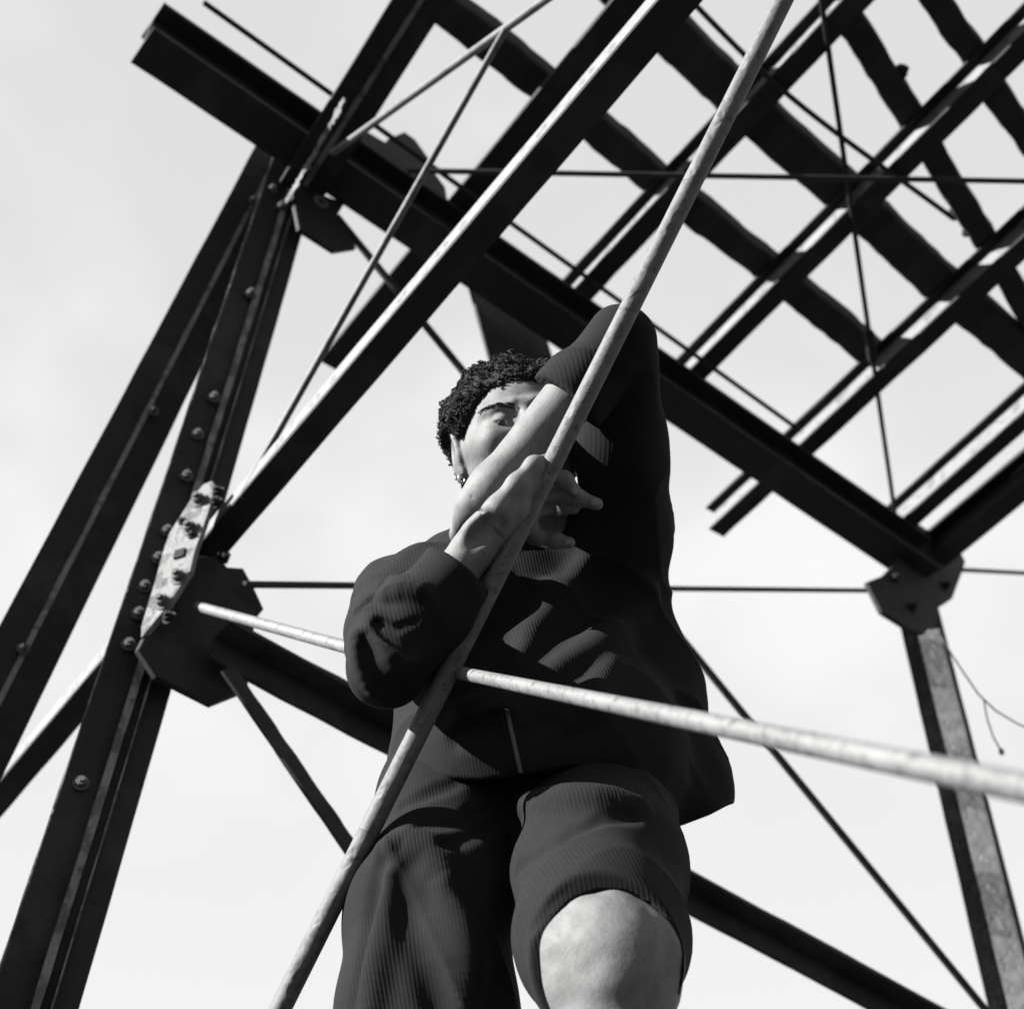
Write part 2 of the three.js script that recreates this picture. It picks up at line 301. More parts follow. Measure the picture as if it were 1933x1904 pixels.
// top left corner plates
{
  const lo = [A1(1540, 930), A1(1580, 950), A1(1635, 1010), A1(1742, 1050), A1(1708, 1102), A1(1800, 1275), A1(1690, 1292), A1(1515, 1180), A1(1480, 1000)];
  const g = part('gusset_plate', plate(lo.map(q => onFar(q, .03)), NF, .010), M.steel, tower, 'small dark corner plate under the girder with a ring nut');
  const rc = onFar(A1(1635, 1030), .046), tor = new THREE.TorusGeometry(.017, .006, 8, 18); tor.applyQuaternion(new THREE.Quaternion().setFromUnitVectors(V(0, 0, 1), NF)); part('ring_nut', tor.translate(rc.x, rc.y, rc.z), M.worn, g);
  const up = [A2(60, 700), A2(165, 655), A2(235, 690), A2(322, 742), A2(340, 722), A2(420, 688), A2(472, 725), A2(548, 832), A2(575, 900), A2(625, 968), A2(640, 1060), A2(400, 980), A2(100, 880)];
  part('gusset_plate', plate(up.map(q => onFar(q, .075)), NF, .010), M.steel, tower, 'ragged plate standing above the girder near the left post');
  const sa = P(A1(1462, 1030), depthOf(TL) - .17), sb = P([652, 188], depthOf(onY([652, 188], YT - .12)) - .05);
  part('weld_scale', bar(sa, sb, rect(-.011, -.003, .011, .003), V(-.55, -.15, .8), { seed: 77, seg: 140, jit: .0035, freq: 110 }), M.flake, tower, 'scaly pale strip of corroded metal at the top left corner');
}
// brace plate going down behind the head
{
  const a = onFar(A2(880, 1330), -.05), b = onFar(A2(1120, 2150), -.05);
  part('brace', bar(a, b, rect(-.145, -.004, .145, .004), NF, { seed: 80, seg: 12 }), M.steel, tower, 'wide dark brace hanging from the girder behind the head');
}
// top right corner gusset
{
  const gp = [B2(1090, 1212), B2(1172, 1180), B2(1230, 1120), B2(1330, 900), B2(1420, 960), B2(1562, 1050), B2(1590, 1105), B2(1572, 1160), B2(1522, 1292), B2(1450, 1340), B2(1442, 1400), B2(1380, 1470), B2(1300, 1446), B2(1165, 1362)];
  const g = part('gusset_plate', plate(gp.map(q => onFar(q, .09)), NF, .012), M.steel, tower, 'dark corner plate at the head of the right post');
  for (const q of [B2(1240, 1180), B2(1330, 1330), B2(1500, 1220)]) part('bolt', boltGeo(onFar(q, .105), NF, .014), M.steel, g);
}
// tie rods
const R = (px, d) => px * d / F;
const tie = (pts, r, m, label, o) => part('tie_rod', rod(pts, r, o), m, tower, label);
tie([onFar([462, 1103], .0), onFar([1700, 1115], .05)], .0075, M.darkRod, 'thin level rod passing behind the shoulders', { seed: 1 });
tie([onFar([1790, 1074], .05), onFar([2100, 1090], .05)], .0085, M.darkRod, null, { seed: 2 });
tie([onY([770, 322], YT - .09), onY([2050, 344], YT - .09)], .0075, M.darkRod, 'thin level rod under the platform from corner to corner', { seed: 3 });
tie([onFar([636, 410], .04), onFar([1300, 1238], .02), onFar([1905, 1960], .02)].filter((_, i) => i !== 1), .0105, M.darkRod, 'dark diagonal rod from the top left corner behind the head', { seed: 4 });
part('tie_bar', bar(onFar([428, 1262], .03), onFar([730, 1700], .03), rect(-.016, -.004, .016, .004), NF, { seed: 6, jit: .001, freq: 30, seg: 30 }), M.darkRod, tower, 'flat dark bar sloping down from the big gusset');
tie([onY([385, 5], YT + .08), onY([1510, 812], YT + .08)], .0075, M.darkRod, 'long thin rod alongside the girder', { seed: 7 });
tie([onY([1262, -42], YT + .10), onY([1425, 78], YT + .10), onY([1480, 172], YT + .10), onY([1800, 412], YT + .10)].filter((_, i) => i !== 1), .0075, M.darkRod, null, { seed: 8 });
{
  const a = onY([1548, -20], YJ - .075), b = onFar([1692, 985], .1), m = lerpV(a, b, .62);
  tie([a, b], .0075, M.darkRod, 'thin hanging rod with a turnbuckle, from the top edge to the right corner', { seed: 9 });
  part('turnbuckle', rod([lineAt(a, b, [1640, 632]), lineAt(a, b, [1653, 675])], .016, { seed: 4, cap: 1.4 }), M.steel, tower);
}
// X rods of the left face
tie([onLeft([628, 288]), onLeft([1040, -8]), TL.clone().addScaledVector(D2v, span2 - .08).setY(YM + .1)].slice(0, 2), R(7.5, 3.2), M.midRod, 'grey rod from the top left corner to the top edge', { seed: 11 });
tie([onLeft([455, 938]), onLeft([956, 52])], R(7.5, 2.72), M.midRod, 'grey rod crossing the girder from low left to the top', { seed: 12 });
const T1a = onLeft([500, 1962], -.048), T1b = onLeft([1500, -42], -.048);
tie([lerpV(T1a, T1b, -(T1a.y - 1.78) / (T1b.y - T1a.y)), lerpV(T1a, T1b, 1.35)], .0125, M.dullRod, 'sunlit round rod the man holds, crossing his chest', { seed: 13 });
tie([onLeft([374, 1145]), onLeft([708, 1236])], .0098, M.rod, 'pale rod running from the big gusset behind the sleeve', { seed: 14, cap: 1 });
tie([onLeft([868, 1270], -.036), onLeft([868, 1270], -.036).lerp(P([1933, 1486], .70), 1.12)], R(12.8, 1.652), M.rod, 'pale rod in front of the belly running out to the right', { seed: 15, cap: 1 });
// girth he stands on, below the picture
const YF = 1.74;
part('girth', bar(V(TL.x, YF - .05, TL.z).addScaledVector(D2v, -.1).addScaledVector(D1v, .12), V(NLc.x, YF - .05, NLc.z).addScaledVector(D1v, .12), rect(-.12, -.05, .12, .05), UP, { seed: 90, seg: 30 }), M.steel, tower, 'broad girth the man stands on');

// ------------------------------------------------------------------ loose timbers on the joists
function timber(pts, wpx, seed, label, ext = [.1, .1]) {
  const Yt = YJ + .095, q = pts.map(p => onY(p, Yt)); const n = q.length;
  q[0].addScaledVector(q[0].clone().sub(q[1]).normalize(), ext[0]); q[n - 1].addScaledVector(q[n - 1].clone().sub(q[n - 2]).normalize(), ext[1]);
  const cv = new THREE.CatmullRomCurve3(q, false, 'centripetal'), len = cv.getLength(), seg = Math.round(len / .025), hw = R(wpx, 4.1) / 2, hh = .038;
  const pos = [], uv = [], idx = [], prof = [[-1, -.8], [-.8, -1], [.8, -1], [1, -.8], [1, .8], [.8, 1], [-.8, 1], [-1, .8]];
  for (let k = 0; k <= seg; k++) {
    const f = k / seg, c = cv.getPointAt(f), w = cv.getTangentAt(f), s = w.clone().cross(UP).normalize(), l = f * len;
    const wl = hw * (1 + .14 * (fbm(l * 5, seed, 1, 3) - .5) * 2) + .007 * (vnoise(l * 24, seed, 3) - .5), wr = hw * (1 + .14 * (fbm(l * 5, seed, 7, 3) - .5) * 2) + .007 * (vnoise(l * 26, seed, 9) - .5), dv = .01 * (fbm(l * 6, seed, 5, 3) - .5);
    prof.forEach((e, i) => { const p = c.clone().addScaledVector(s, e[0] * (e[0] > 0 ? wl : wr)).addScaledVector(UP, e[1] * hh + dv); pos.push(p.x, p.y, p.z); uv.push(i * .02, l); });
  }
  for (let k = 0; k < seg; k++) for (let i = 0; i < 8; i++) { const a = k * 8 + i, b = k * 8 + (i + 1) % 8; idx.push(a, a + 8, b + 8, a, b + 8, b); }
  for (let i = 1; i < 7; i++) { idx.push(0, i, i + 1); const e = seg * 8; idx.push(e, e + i + 1, e + i); }
  const g = new THREE.BufferGeometry(); g.setAttribute('position', new THREE.Float32BufferAttribute(pos, 3)); g.setAttribute('uv', new THREE.Float32BufferAttribute(uv, 2)); g.setIndex(idx); g.computeVertexNormals();
  const t = thing('timber', label, 'timber', q[0]); t.userData.group = 'rough timbers lying across the platform joists'; part('plank', g, M.wood, t); return [t, cv, hw];
}
timber([[848, 15], [1035, 165], [1232, 330], [1306, 389], [1446, 500], [1655, 672]], 60, 1, 'rough black timber nearest the girder, crossing under the first two joists', [.2, 0]);
timber([[1225, 22], [1374, 163], [1421, 209], [1583, 352], [1639, 402], [1778, 533], [1933, 663]], 78, 2, 'broadest rough black timber, through the middle of the platform', [.15, 1]);
{
  const [t, cv, hw] = timber([[1570, -12], [1672, 139], [1717, 218], [1798, 352], [1861, 453], [1933, 577]], 50, 3, 'steep black timber with knobs along its edge, right of the hanging rod', [.1, 1]);
  for (const [q, r] of [[A3(1275, 368), .022], [A3(1555, 1090), .022], [A3(1615, 1185), .016]]) { const c = onY(q, YJ + .09), s = new THREE.IcosahedronGeometry(r, 1), p = s.attributes.position; for (let i = 0; i < p.count; i++) { const v = V(p.getX(i), p.getY(i), p.getZ(i)), k = .7 + .6 * vnoise(v.x * 70, v.y * 70, v.z * 70); p.setXYZ(i, v.x * k, v.y * k, v.z * k); } s.computeVertexNormals(); part('knob', s.translate(c.x, c.y, c.z), M.wood, t); }
}
timber([[1765, 0], [1835, 96], [1870, 159], [1933, 246]], 46, 4, 'short black timber in the top right corner', [.3, 1]);

// ------------------------------------------------------------------ dry tendril hanging at the right post
{
  const d = 3.9, q = (x, y, k = 0) => P(B5(x, y), d + k), t = thing('dry_tendril', 'thin dry tendril with a bud curving out beside the right post', 'twig', q(1490, -40));
  part('stem', rod([q(1490, -40, .1), q(1550, 65), q(1620, 172, -.03), q(1722, 312, -.05), q(1830, 395, -.06), q(2000, 480, -.1)], .0026, { rad: 6 }), M.wood, t);
  part('side_stem', rod([q(1722, 312, -.05), q(1742, 420, -.03), q(1775, 510, -.02), q(1812, 572)], .0022, { rad: 6 }), M.wood, t);
  const b = new THREE.SphereGeometry(.0075, 10, 8); b.scale(1, 1.5, 1); const bc = q(1812, 575); part('bud', b.translate(bc.x, bc.y, bc.z), M.wood, t);
}

// ------------------------------------------------------------------ the man: bodies as distance fields, meshed with surface nets
class Field {
  constructor() { this.p = []; this.post = null; this.nMin = 0; }
  add(f, k = .01) { this.p.push({ f, k, g: this.g ?? 0 }); return this; }
  ev(list, x, y, z) {
    tmp[0] = tmp[1] = tmp[2] = 1e3;
    for (let i = 0; i < list.length; i++) { const e = list[i], b = e.f(x, y, z), k = e.k; let d = tmp[e.g]; const h = k - Math.abs(d - b); d = Math.min(d, b); if (h > 0) d -= h * h / (4 * k); tmp[e.g] = d; }
    if (this.grp) this.grp(tmp, x, y, z);
    let d = tmp[0]; for (let q = 1; q < 3; q++) { const b = tmp[q], k = .003, h = k - Math.abs(d - b); d = Math.min(d, b); if (h > 0) d -= h * h / (4 * k); }
    return this.post ? this.post(d, x, y, z) : d;
  }
  cull(list, x, y, z, r) { let m = 1e9; const ds = list.map(e => { const b = e.f(x, y, z); if (b < m) m = b; return b; }); return list.filter((e, i) => ds[i] - 2.3 * r - e.k < m); }
  at(v) { return this.ev(this.p, v.x, v.y, v.z); }
}
const tmp = [0, 0, 0];
function caps(a, b, ra, rb) {
  const bx = b.x - a.x, by = b.y - a.y, bz = b.z - a.z, l2 = bx * bx + by * by + bz * bz || 1e-9, ax = a.x, ay = a.y, az = a.z;
  return (x, y, z) => { const px = x - ax, py = y - ay, pz = z - az; let t = (px * bx + py * by + pz * bz) / l2; t = t < 0 ? 0 : t > 1 ? 1 : t; const qx = px - bx * t, qy = py - by * t, qz = pz - bz * t; return Math.sqrt(qx * qx + qy * qy + qz * qz) - (ra + (rb - ra) * t); };
}
function ell(c, X, Y, Z, rx, ry, rz) {                                          // ellipsoid in the frame X, Y, Z
  const m = Math.min(rx, ry, rz);
  return (x, y, z) => { const a = x - c.x, b = y - c.y, d = z - c.z, u = (a * X.x + b * X.y + d * X.z) / rx, v = (a * Y.x + b * Y.y + d * Y.z) / ry, w = (a * Z.x + b * Z.y + d * Z.z) / rz; const k = Math.sqrt(u * u + v * v + w * w); const g = Math.sqrt(u * u / (rx * rx) + v * v / (ry * ry) + w * w / (rz * rz)); return k < 1e-6 ? -m : k * (k - 1) / g; };
}
const chain = (F, pts, rs, k = .012) => { for (let i = 0; i + 1 < pts.length; i++) F.add(caps(pts[i], pts[i + 1], rs[i], rs[i + 1]), k); };
function meshField(fld, lo, hi, cell, uvf, prims = fld.p) {
  const N = 8, n = [0, 1, 2].map(i => Math.ceil((hi.getComponent(i) - lo.getComponent(i)) / cell / N) * N);
  const blocks = new Map(), pos = [], nor = [], key = (a, b, c) => (a * 2048 + b) * 2048 + c, S1 = N + 1;
  const X = (i) => lo.x + i * cell, Y = (j) => lo.y + j * cell, Z = (k) => lo.z + k * cell;
  const leaf = (i0, j0, k0, list) => {
    const f = new Float32Array(S1 * S1 * S1); let mn = 1, mx = -1;
    for (let i = 0, q = 0; i < S1; i++) for (let j = 0; j < S1; j++) for (let k = 0; k < S1; k++, q++) { const d = fld.ev(list, X(i0 + i), Y(j0 + j), Z(k0 + k)); f[q] = d; if (d < mn) mn = d; if (d > mx) mx = d; }
    if (mn > 0 || mx < 0) return;
    const vi = new Int32Array(N * N * N).fill(-1), at = (i, j, k) => f[(i * S1 + j) * S1 + k], e = cell * .55;
    for (let i = 0; i < N; i++) for (let j = 0; j < N; j++) for (let k = 0; k < N; k++) {
      let c = 0, sx = 0, sy = 0, sz = 0, m = 0; const g = [];
      for (let q = 0; q < 8; q++) { const v = at(i + (q & 1), j + ((q >> 1) & 1), k + (q >> 2)); g.push(v); if (v < 0) m++; }
      if (m === 0 || m === 8) continue;
      for (let q = 0; q < 8; q++) for (let ax = 1; ax < 8; ax <<= 1) { if (q & ax) continue; const r = q | ax; if ((g[q] < 0) === (g[r] < 0)) continue; const t = g[q] / (g[q] - g[r]); c++; sx += (q & 1) + (ax === 1 ? t : 0); sy += ((q >> 1) & 1) + (ax === 2 ? t : 0); sz += (q >> 2) + (ax === 4 ? t : 0); }
      const x = X(i0 + i + sx / c), y = Y(j0 + j + sy / c), z = Z(k0 + k + sz / c);
      vi[(i * N + j) * N + k] = pos.length / 3; pos.push(x, y, z);
      const a = fld.ev(list, x + e, y - e, z - e), b = fld.ev(list, x - e, y - e, z + e), cc = fld.ev(list, x - e, y + e, z - e), d = fld.ev(list, x + e, y + e, z + e);
      let nx = a - b - cc + d, ny = -a - b + cc + d, nz = -a + b - cc + d; const l = Math.hypot(nx, ny, nz) || 1; nor.push(nx / l, ny / l, nz / l);
    }
    blocks.set(key(i0 / N, j0 / N, k0 / N), { f, vi, i0, j0, k0 });
  };
  const rec = (i0, j0, k0, s, list) => {
    if (i0 >= n[0] || j0 >= n[1] || k0 >= n[2]) return;
    const h = s / 2, r = h * cell * 1.7321, x = X(i0 + h), y = Y(j0 + h), z = Z(k0 + h), l2 = fld.cull(list, x, y, z, r);
    if (s > N || true) { const d = fld.ev(l2, x, y, z); if (Math.abs(d) > r * 1.2 + .012) return; }
    if (s === N) return leaf(i0, j0, k0, l2);
    for (let q = 0; q < 8; q++) rec(i0 + (q & 1) * h, j0 + ((q >> 1) & 1) * h, k0 + (q >> 2) * h, h, l2);
  };
  const big = N * 8; for (let i = 0; i < n[0]; i += big) for (let j = 0; j < n[1]; j += big) for (let k = 0; k < n[2]; k += big) rec(i, j, k, big, prims);
  const idx = [], V0 = (i, j, k) => { if (i < 0 || j < 0 || k < 0) return -1; const b = blocks.get(key(i >> 3, j >> 3, k >> 3)); return b ? b.vi[((i & 7) * N + (j & 7)) * N + (k & 7)] : -1; };
  for (const b of blocks.values()) for (let i = 0; i < N; i++) for (let j = 0; j < N; j++) for (let k = 0; k < N; k++) {
    const A = b.f[(i * S1 + j) * S1 + k], gi = b.i0 + i, gj = b.j0 + j, gk = b.k0 + k;
    const quad = (B, p, q, r, s) => { if ((A < 0) === (B < 0) || p < 0 || q < 0 || r < 0 || s < 0) return; if (A < 0) idx.push(p, q, r, p, r, s); else idx.push(p, r, q, p, s, r); };
    quad(b.f[((i + 1) * S1 + j) * S1 + k], V0(gi, gj, gk), V0(gi, gj - 1, gk), V0(gi, gj - 1, gk - 1), V0(gi, gj, gk - 1));
    quad(b.f[(i * S1 + j + 1) * S1 + k], V0(gi, gj, gk), V0(gi, gj, gk - 1), V0(gi - 1, gj, gk - 1), V0(gi - 1, gj, gk));
    quad(b.f[(i * S1 + j) * S1 + k + 1], V0(gi, gj, gk), V0(gi - 1, gj, gk), V0(gi - 1, gj - 1, gk), V0(gi, gj - 1, gk));
  }
  // orient by the gradient
  for (let t = 0; t < idx.length; t += 3) {
    const [a, b, c] = [idx[t] * 3, idx[t + 1] * 3, idx[t + 2] * 3];
    const ux = pos[b] - pos[a], uy = pos[b + 1] - pos[a + 1], uz = pos[b + 2] - pos[a + 2], vx = pos[c] - pos[a], vy = pos[c + 1] - pos[a + 1], vz = pos[c + 2] - pos[a + 2];
    if ((uy * vz - uz * vy) * nor[a] + (uz * vx - ux * vz) * nor[a + 1] + (ux * vy - uy * vx) * nor[a + 2] < 0) { const s = idx[t + 1]; idx[t + 1] = idx[t + 2]; idx[t + 2] = s; }
  }
  const uv = []; for (let i = 0; i < pos.length; i += 3) uv.push(...uvf(pos[i], pos[i + 1], pos[i + 2], nor[i], nor[i + 1], nor[i + 2]));
  const g = new THREE.BufferGeometry(); g.setAttribute('position', new THREE.Float32BufferAttribute(pos, 3)); g.setAttribute('normal', new THREE.Float32BufferAttribute(nor, 3)); g.setAttribute('uv', new THREE.Float32BufferAttribute(uv, 2)); g.setIndex(idx); return g;
}
const surf = (fld, p, d0 = 1.1, d1 = 2.5) => { let d = d0; for (let i = 0; i < 90; i++) { const v = P(p, d), s = fld.at(v); if (s < .0006) return v; d += Math.max(s * .8, .0005); if (d > d1) return null; } return P(p, d); };
const pathOn = (fld, pts) => { const o = []; for (let i = 0; i + 1 < pts.length; i++) { const a = pts[i], b = pts[i + 1], n = Math.max(1, Math.round(Math.hypot(b[0] - a[0], b[1] - a[1]) / 14)); for (let k = 0; k < n + (i + 2 === pts.length ? 1 : 0); k++) { const v = surf(fld, [a[0] + (b[0] - a[0]) * k / n, a[1] + (b[1] - a[1]) * k / n]); if (v) o.push(v); } } return o; };
const smax = (a, b, k) => { const h = Math.max(0, k - Math.abs(a - b)); return Math.max(a, b) + h * h / (4 * k); };
const smin = (a, b, k) => -smax(-a, -b, k);

// ---- skeleton: joints seen in the photograph, at their depth
const J = {
  ls: P(B1(1535, 1230), 1.985), le: P(B1(1532, 240), 1.83), lw: P(H1(610, 1225), 1.795),
  rs: P(S4(330, 420), 1.99), re: P(S4(268, 745), 1.675), rw: P(H1(425, 1800), 1.712),
  neck: P([955, 1020], 2.04), chest: P([985, 1130], 2.01), waist: P([985, 1370], 1.90), pelvis: P([985, 1490], 1.83),
  lh: P([1140, 1470], 1.79), lk: P([1152, 1812], 1.422), rh: P([855, 1490], 1.81), rk: P([812, 2078], 1.475),
};
J.la = V(J.lk.x, 1.86, J.lk.z - .13); J.ra = V(J.rk.x - .005, 1.84, J.rk.z - .04);
const HC = P(H1(830, 875), 1.985);
let hX = RGT.clone(), hY = UPV.clone(), hZ = FWD.clone().negate();
{
  const rot = (a, b, t) => { const c = Math.cos(t), s = Math.sin(t), A = a.clone().multiplyScalar(c).addScaledVector(b, s), B = b.clone().multiplyScalar(c).addScaledVector(a, -s); return [A, B]; };
  [hZ, hY] = rot(hZ, hY, .27); [hZ, hX] = rot(hZ, hX, .10); [hX, hY] = rot(hX, hY, .14);
}
const hp = (x, y, z) => HC.clone().addScaledVector(hX, x).addScaledVector(hY, y).addScaledVector(hZ, z);
const hl = (x, y, z) => { const a = x - HC.x, b = y - HC.y, c = z - HC.z; return [a * hX.x + b * hX.y + c * hX.z, a * hY.x + b * hY.y + c * hY.z, a * hZ.x + b * hZ.y + c * hZ.z]; };
const hE = (x, y, z, a, b, c) => ell(hp(x, y, z), hX, hY, hZ, a, b, c);

// ---- skin: one continuous surface
const skin = new Field();
skin.add(hE(0, .028, -.012, .0735, .083, .092), .01);                           // cranium
skin.add(hE(0, -.012, .030, .066, .080, .058), .03);                            // face
skin.add(caps(hp(0, -.086, .068), hp(0, -.088, .074), .019, .017), .03);        // chin
for (const s of [-1, 1]) {
  skin.add(caps(hp(s * .062, -.035, .0), hp(s * .022, -.084, .062), .014, .015), .03);   // jaw
  skin.add(caps(hp(s * .064, -.002, .012), hp(s * .044, -.012, .070), .013, .018), .025); // cheekbone
  skin.add(caps(hp(s * .014, .030, .090), hp(s * .050, .028, .068), .0065, .007), .018);   // brow
  skin.add(caps(hp(s * .012, -.022, .098), hp(s * .013, -.023, .098), .0095, .0095), .010); // nostril wing
  skin.add(hE(s * .085, -.006, -.008, .0100, .034, .020), .006);                 // ear
  const rim = []; for (let i = 0; i <= 9; i++) { const t = -1.2 + i * .47; rim.push(hp(s * (.0865 + .004 * Math.sin(t)), .001 + .029 * Math.sin(t), -.011 - .018 * Math.cos(t) * 1)); }
  chain(skin, rim, rim.map(() => .0036), .004);
  skin.add(hE(s * .083, -.031, .002, .005, .010, .008), .006);                   // lobe
}
skin.add(caps(hp(0, .024, .086), hp(0, -.014, .112), .0075, .012), .014);       // nose
skin.add(caps(hp(-.018, -.046, .090), hp(.018, -.046, .090), .009, .009), .008); // lips
skin.add(caps(hp(-.016, -.058, .088), hp(.016, -.058, .088), .0095, .0095), .008);
skin.add(caps(hp(0, -.05, -.03), lerpV(J.neck, J.chest, .3), .055, .050), .03); // neck
skin.add(caps(J.chest, J.waist, .07, .06), .06); skin.add(caps(J.waist, J.pelvis, .06, .075), .06);
skin.add(caps(J.rs, J.ls, .04, .04), .06);
// arms
const fa = (a, b, r, k) => chain(skin, [a, lerpV(a, b, .3), b], r, k);
skin.g = 1; skin.add(caps(J.ls, J.le, .048, .040), .03); fa(J.le, J.lw, [.035, .0365, .0262], .006);
skin.g = 2; skin.add(caps(J.rs, J.re, .048, .038), .03); fa(J.re, J.rw, [.034, .0345, .0245], .006);
// legs
skin.g = 0;
skin.add(caps(J.lh, J.lk, .052, .0600), .03); skin.add(caps(J.rh, J.rk, .070, .056), .03);
{
  const k = J.lk, f = (dx, dy, dd) => k.clone().addScaledVector(RGT, dx).addScaledVector(UPV, dy).addScaledVector(FWD, dd);
  skin.add(ell(f(.008, .004, -.043), RGT, UPV, FWD, .031, .036, .026), .018);    // knee cap
  skin.add(caps(f(-.045, .02, -.012), f(-.04, -.03, -.008), .018, .02), .02); skin.add(caps(f(.046, .02, -.010), f(.044, -.03, -.006), .018, .02), .02); skin.add(caps(f(-.022, -.046, -.036), f(-.018, -.07, -.030), .016, .016), .016); skin.add(caps(f(.030, -.044, -.036), f(.026, -.066, -.030), .015, .016), .016);
  skin.add(caps(P([1150, 1780], 1.475), k, .0630, .0635), .02);
  skin.add(caps(f(.004, -.055, -.030), f(.004, -.075, -.026), .016, .014), .022);
}
for (const [k, a, s] of [[J.lk, J.la, 1], [J.rk, J.ra, -1]]) {
  skin.add(caps(k, lerpV(k, a, .35), .054, .051), .03); skin.add(caps(lerpV(k, a, .35), a, .051, .034), .03);
  skin.add(caps(a, a.clone().add(V(s * .01, -.055, .02)), .036, .036), .02);
}
skin.g = 2;
// right hand (left in the picture): back of the hand to us, thumb up along the rod, fingers behind it
const hand = (pts, rs, k = .006) => chain(skin, pts, rs, k);
{
  const q = (x, y, d) => P(H1(x, y), d);
  skin.add(caps(q(425, 1800, 1.712), q(760, 1440, 1.718), .0245, .0235), .012);
  skin.add(caps(q(520, 1640, 1.712), q(930, 1230, 1.724), .0195, .0150), .012);     // index side
  skin.add(caps(q(560, 1700, 1.730), q(900, 1400, 1.752), .020, .0170), .014);
  skin.add(caps(q(580, 1740, 1.745), q(880, 1560, 1.775), .019, .0160), .014);       // little-finger side
  hand([q(430, 1640, 1.702), q(640, 1450, 1.694), q(810, 1230, 1.704), q(960, 1065, 1.722), q(1110, 1005, 1.752)], [.0125, .0145, .0118, .0108, .0088], .012);   // thumb
  hand([q(900, 1190, 1.726), q(1070, 1130, 1.752), q(1225, 1190, 1.762), q(1335, 1300, 1.752)], [.0120, .0102, .0096, .0080], .006);       // index
  hand([q(920, 1330, 1.750), q(1120, 1310, 1.778), q(1350, 1350, 1.782), q(1520, 1403, 1.772)], [.0120, .0102, .0094, .0078], .006);       // middle
  hand([q(900, 1460, 1.768), q(1080, 1430, 1.790), q(1220, 1420, 1.792), q(1310, 1440, 1.786)], [.0115, .0098, .0090, .0076], .006);      // ring finger
  hand([q(880, 1590, 1.778), q(970, 1690, 1.786), q(1150, 1730, 1.784), q(1275, 1748, 1.778)], [.011, .0092, .0086, .0074], .006);      // little finger
}
for (const [x, y, d, r] of [[1225, 1190, 1.759, .0100], [1350, 1350, 1.779, .0098], [1220, 1420, 1.789, .0094], [1150, 1730, 1.781, .0090], [970, 1690, 1.783, .0096]]) skin.add(caps(P(H1(x - 8, y), d), P(H1(x + 8, y), d), r, r), .007);
// left hand: bent down at the wrist, fingers going behind the other wrist
{
  skin.g = 1; const q = (x, y, d) => P(H1(x, y), d);
  skin.add(caps(q(610, 1225, 1.79), q(430, 1440, 1.800), .0255, .0235), .02);
  skin.add(caps(q(540, 1330, 1.80), q(470, 1560, 1.830), .024, .022), .02);
  hand([q(385, 1420, 1.797), q(330, 1540, 1.806), q(285, 1670, 1.822), q(275, 1775, 1.845)], [.0165, .0118, .0098, .0082], .010);
  hand([q(400, 1480, 1.81), q(350, 1600, 1.828), q(330, 1720, 1.85), q(350, 1800, 1.875)], [.0155, .0108, .0098, .0082], .008);
  hand([q(430, 1540, 1.83), q(410, 1660, 1.855), q(400, 1760, 1.875), q(420, 1830, 1.895)], [.015, .0108, .0098, .008], .008);
  hand([q(470, 1570, 1.845), q(470, 1680, 1.87), q(470, 1770, 1.89), q(480, 1830, 1.905)], [.0145, .010, .009, .0075], .008);
  hand([q(560, 1330, 1.825), q(540, 1450, 1.85), q(520, 1560, 1.87)], [.014, .0115, .009], .01);   // thumb
}
const sub3 = [hE(-.0300, .012, .1015, .018, .012, .016), hE(.0300, .012, .1015, .018, .012, .016)], eyeC = [hp(-.0315, .0090, .0752), hp(.0315, .0090, .0752)];
const ecv = [-1, 1].map(s => hE(s * .094, .001, -.004, .010, .015, .0085));
const snuff = ell(surfGuess(H1(490, 1660), 1.686), RGT.clone().multiplyScalar(.64).addScaledVector(UPV, .77), RGT.clone().multiplyScalar(-.77).addScaledVector(UPV, .64), FWD, .020, .0085, .0095);
function surfGuess(p, d) { return P(p, d); }
const lidN = hY.clone().multiplyScalar(.93).addScaledVector(hZ, .36), creases = [[H1(400, 1350), H1(500, 1480)], [H1(590, 1600), H1(680, 1720)]];
let crease = [];
skin.post = (d, x, y, z) => {
  const dx = x - HC.x, dy = y - HC.y, dz = z - HC.z;
  if (dx * dx + dy * dy + dz * dz < .024) {
    for (const s of sub3) d = smax(d, -s(x, y, z), .012);
    for (const e of eyeC) {                                                     // lids round the eyeball
      const ex = x - e.x, ey = y - e.y, ez = z - e.z, r = Math.sqrt(ex * ex + ey * ey + ez * ez) - .0138, l = ex * lidN.x + ey * lidN.y + ez * lidN.z;
      d = smin(d, Math.max(r, .0031 - l), .003); d = smin(d, Math.max(r + .0006, l + .0044), .003);
    }
    for (const s of ecv) d = smax(d, -s(x, y, z), .004);
  }
  d = smax(d, -snuff(x, y, z), .018);
  for (const c of crease) d = smax(d, -c(x, y, z), .002);
  return d + .0006 * (vnoise(x * 90, y * 90, z * 90) - .5) + (y < 2.5 && x > 0 ? .0035 * (vnoise(x * 48 + 2, y * 40, z * 48) - .5) : 0);
};
for (const [a, b] of creases) { const A = surf(skin, a), B = surf(skin, b); if (A && B) crease.push(caps(A, B, .0016, .0016)); }

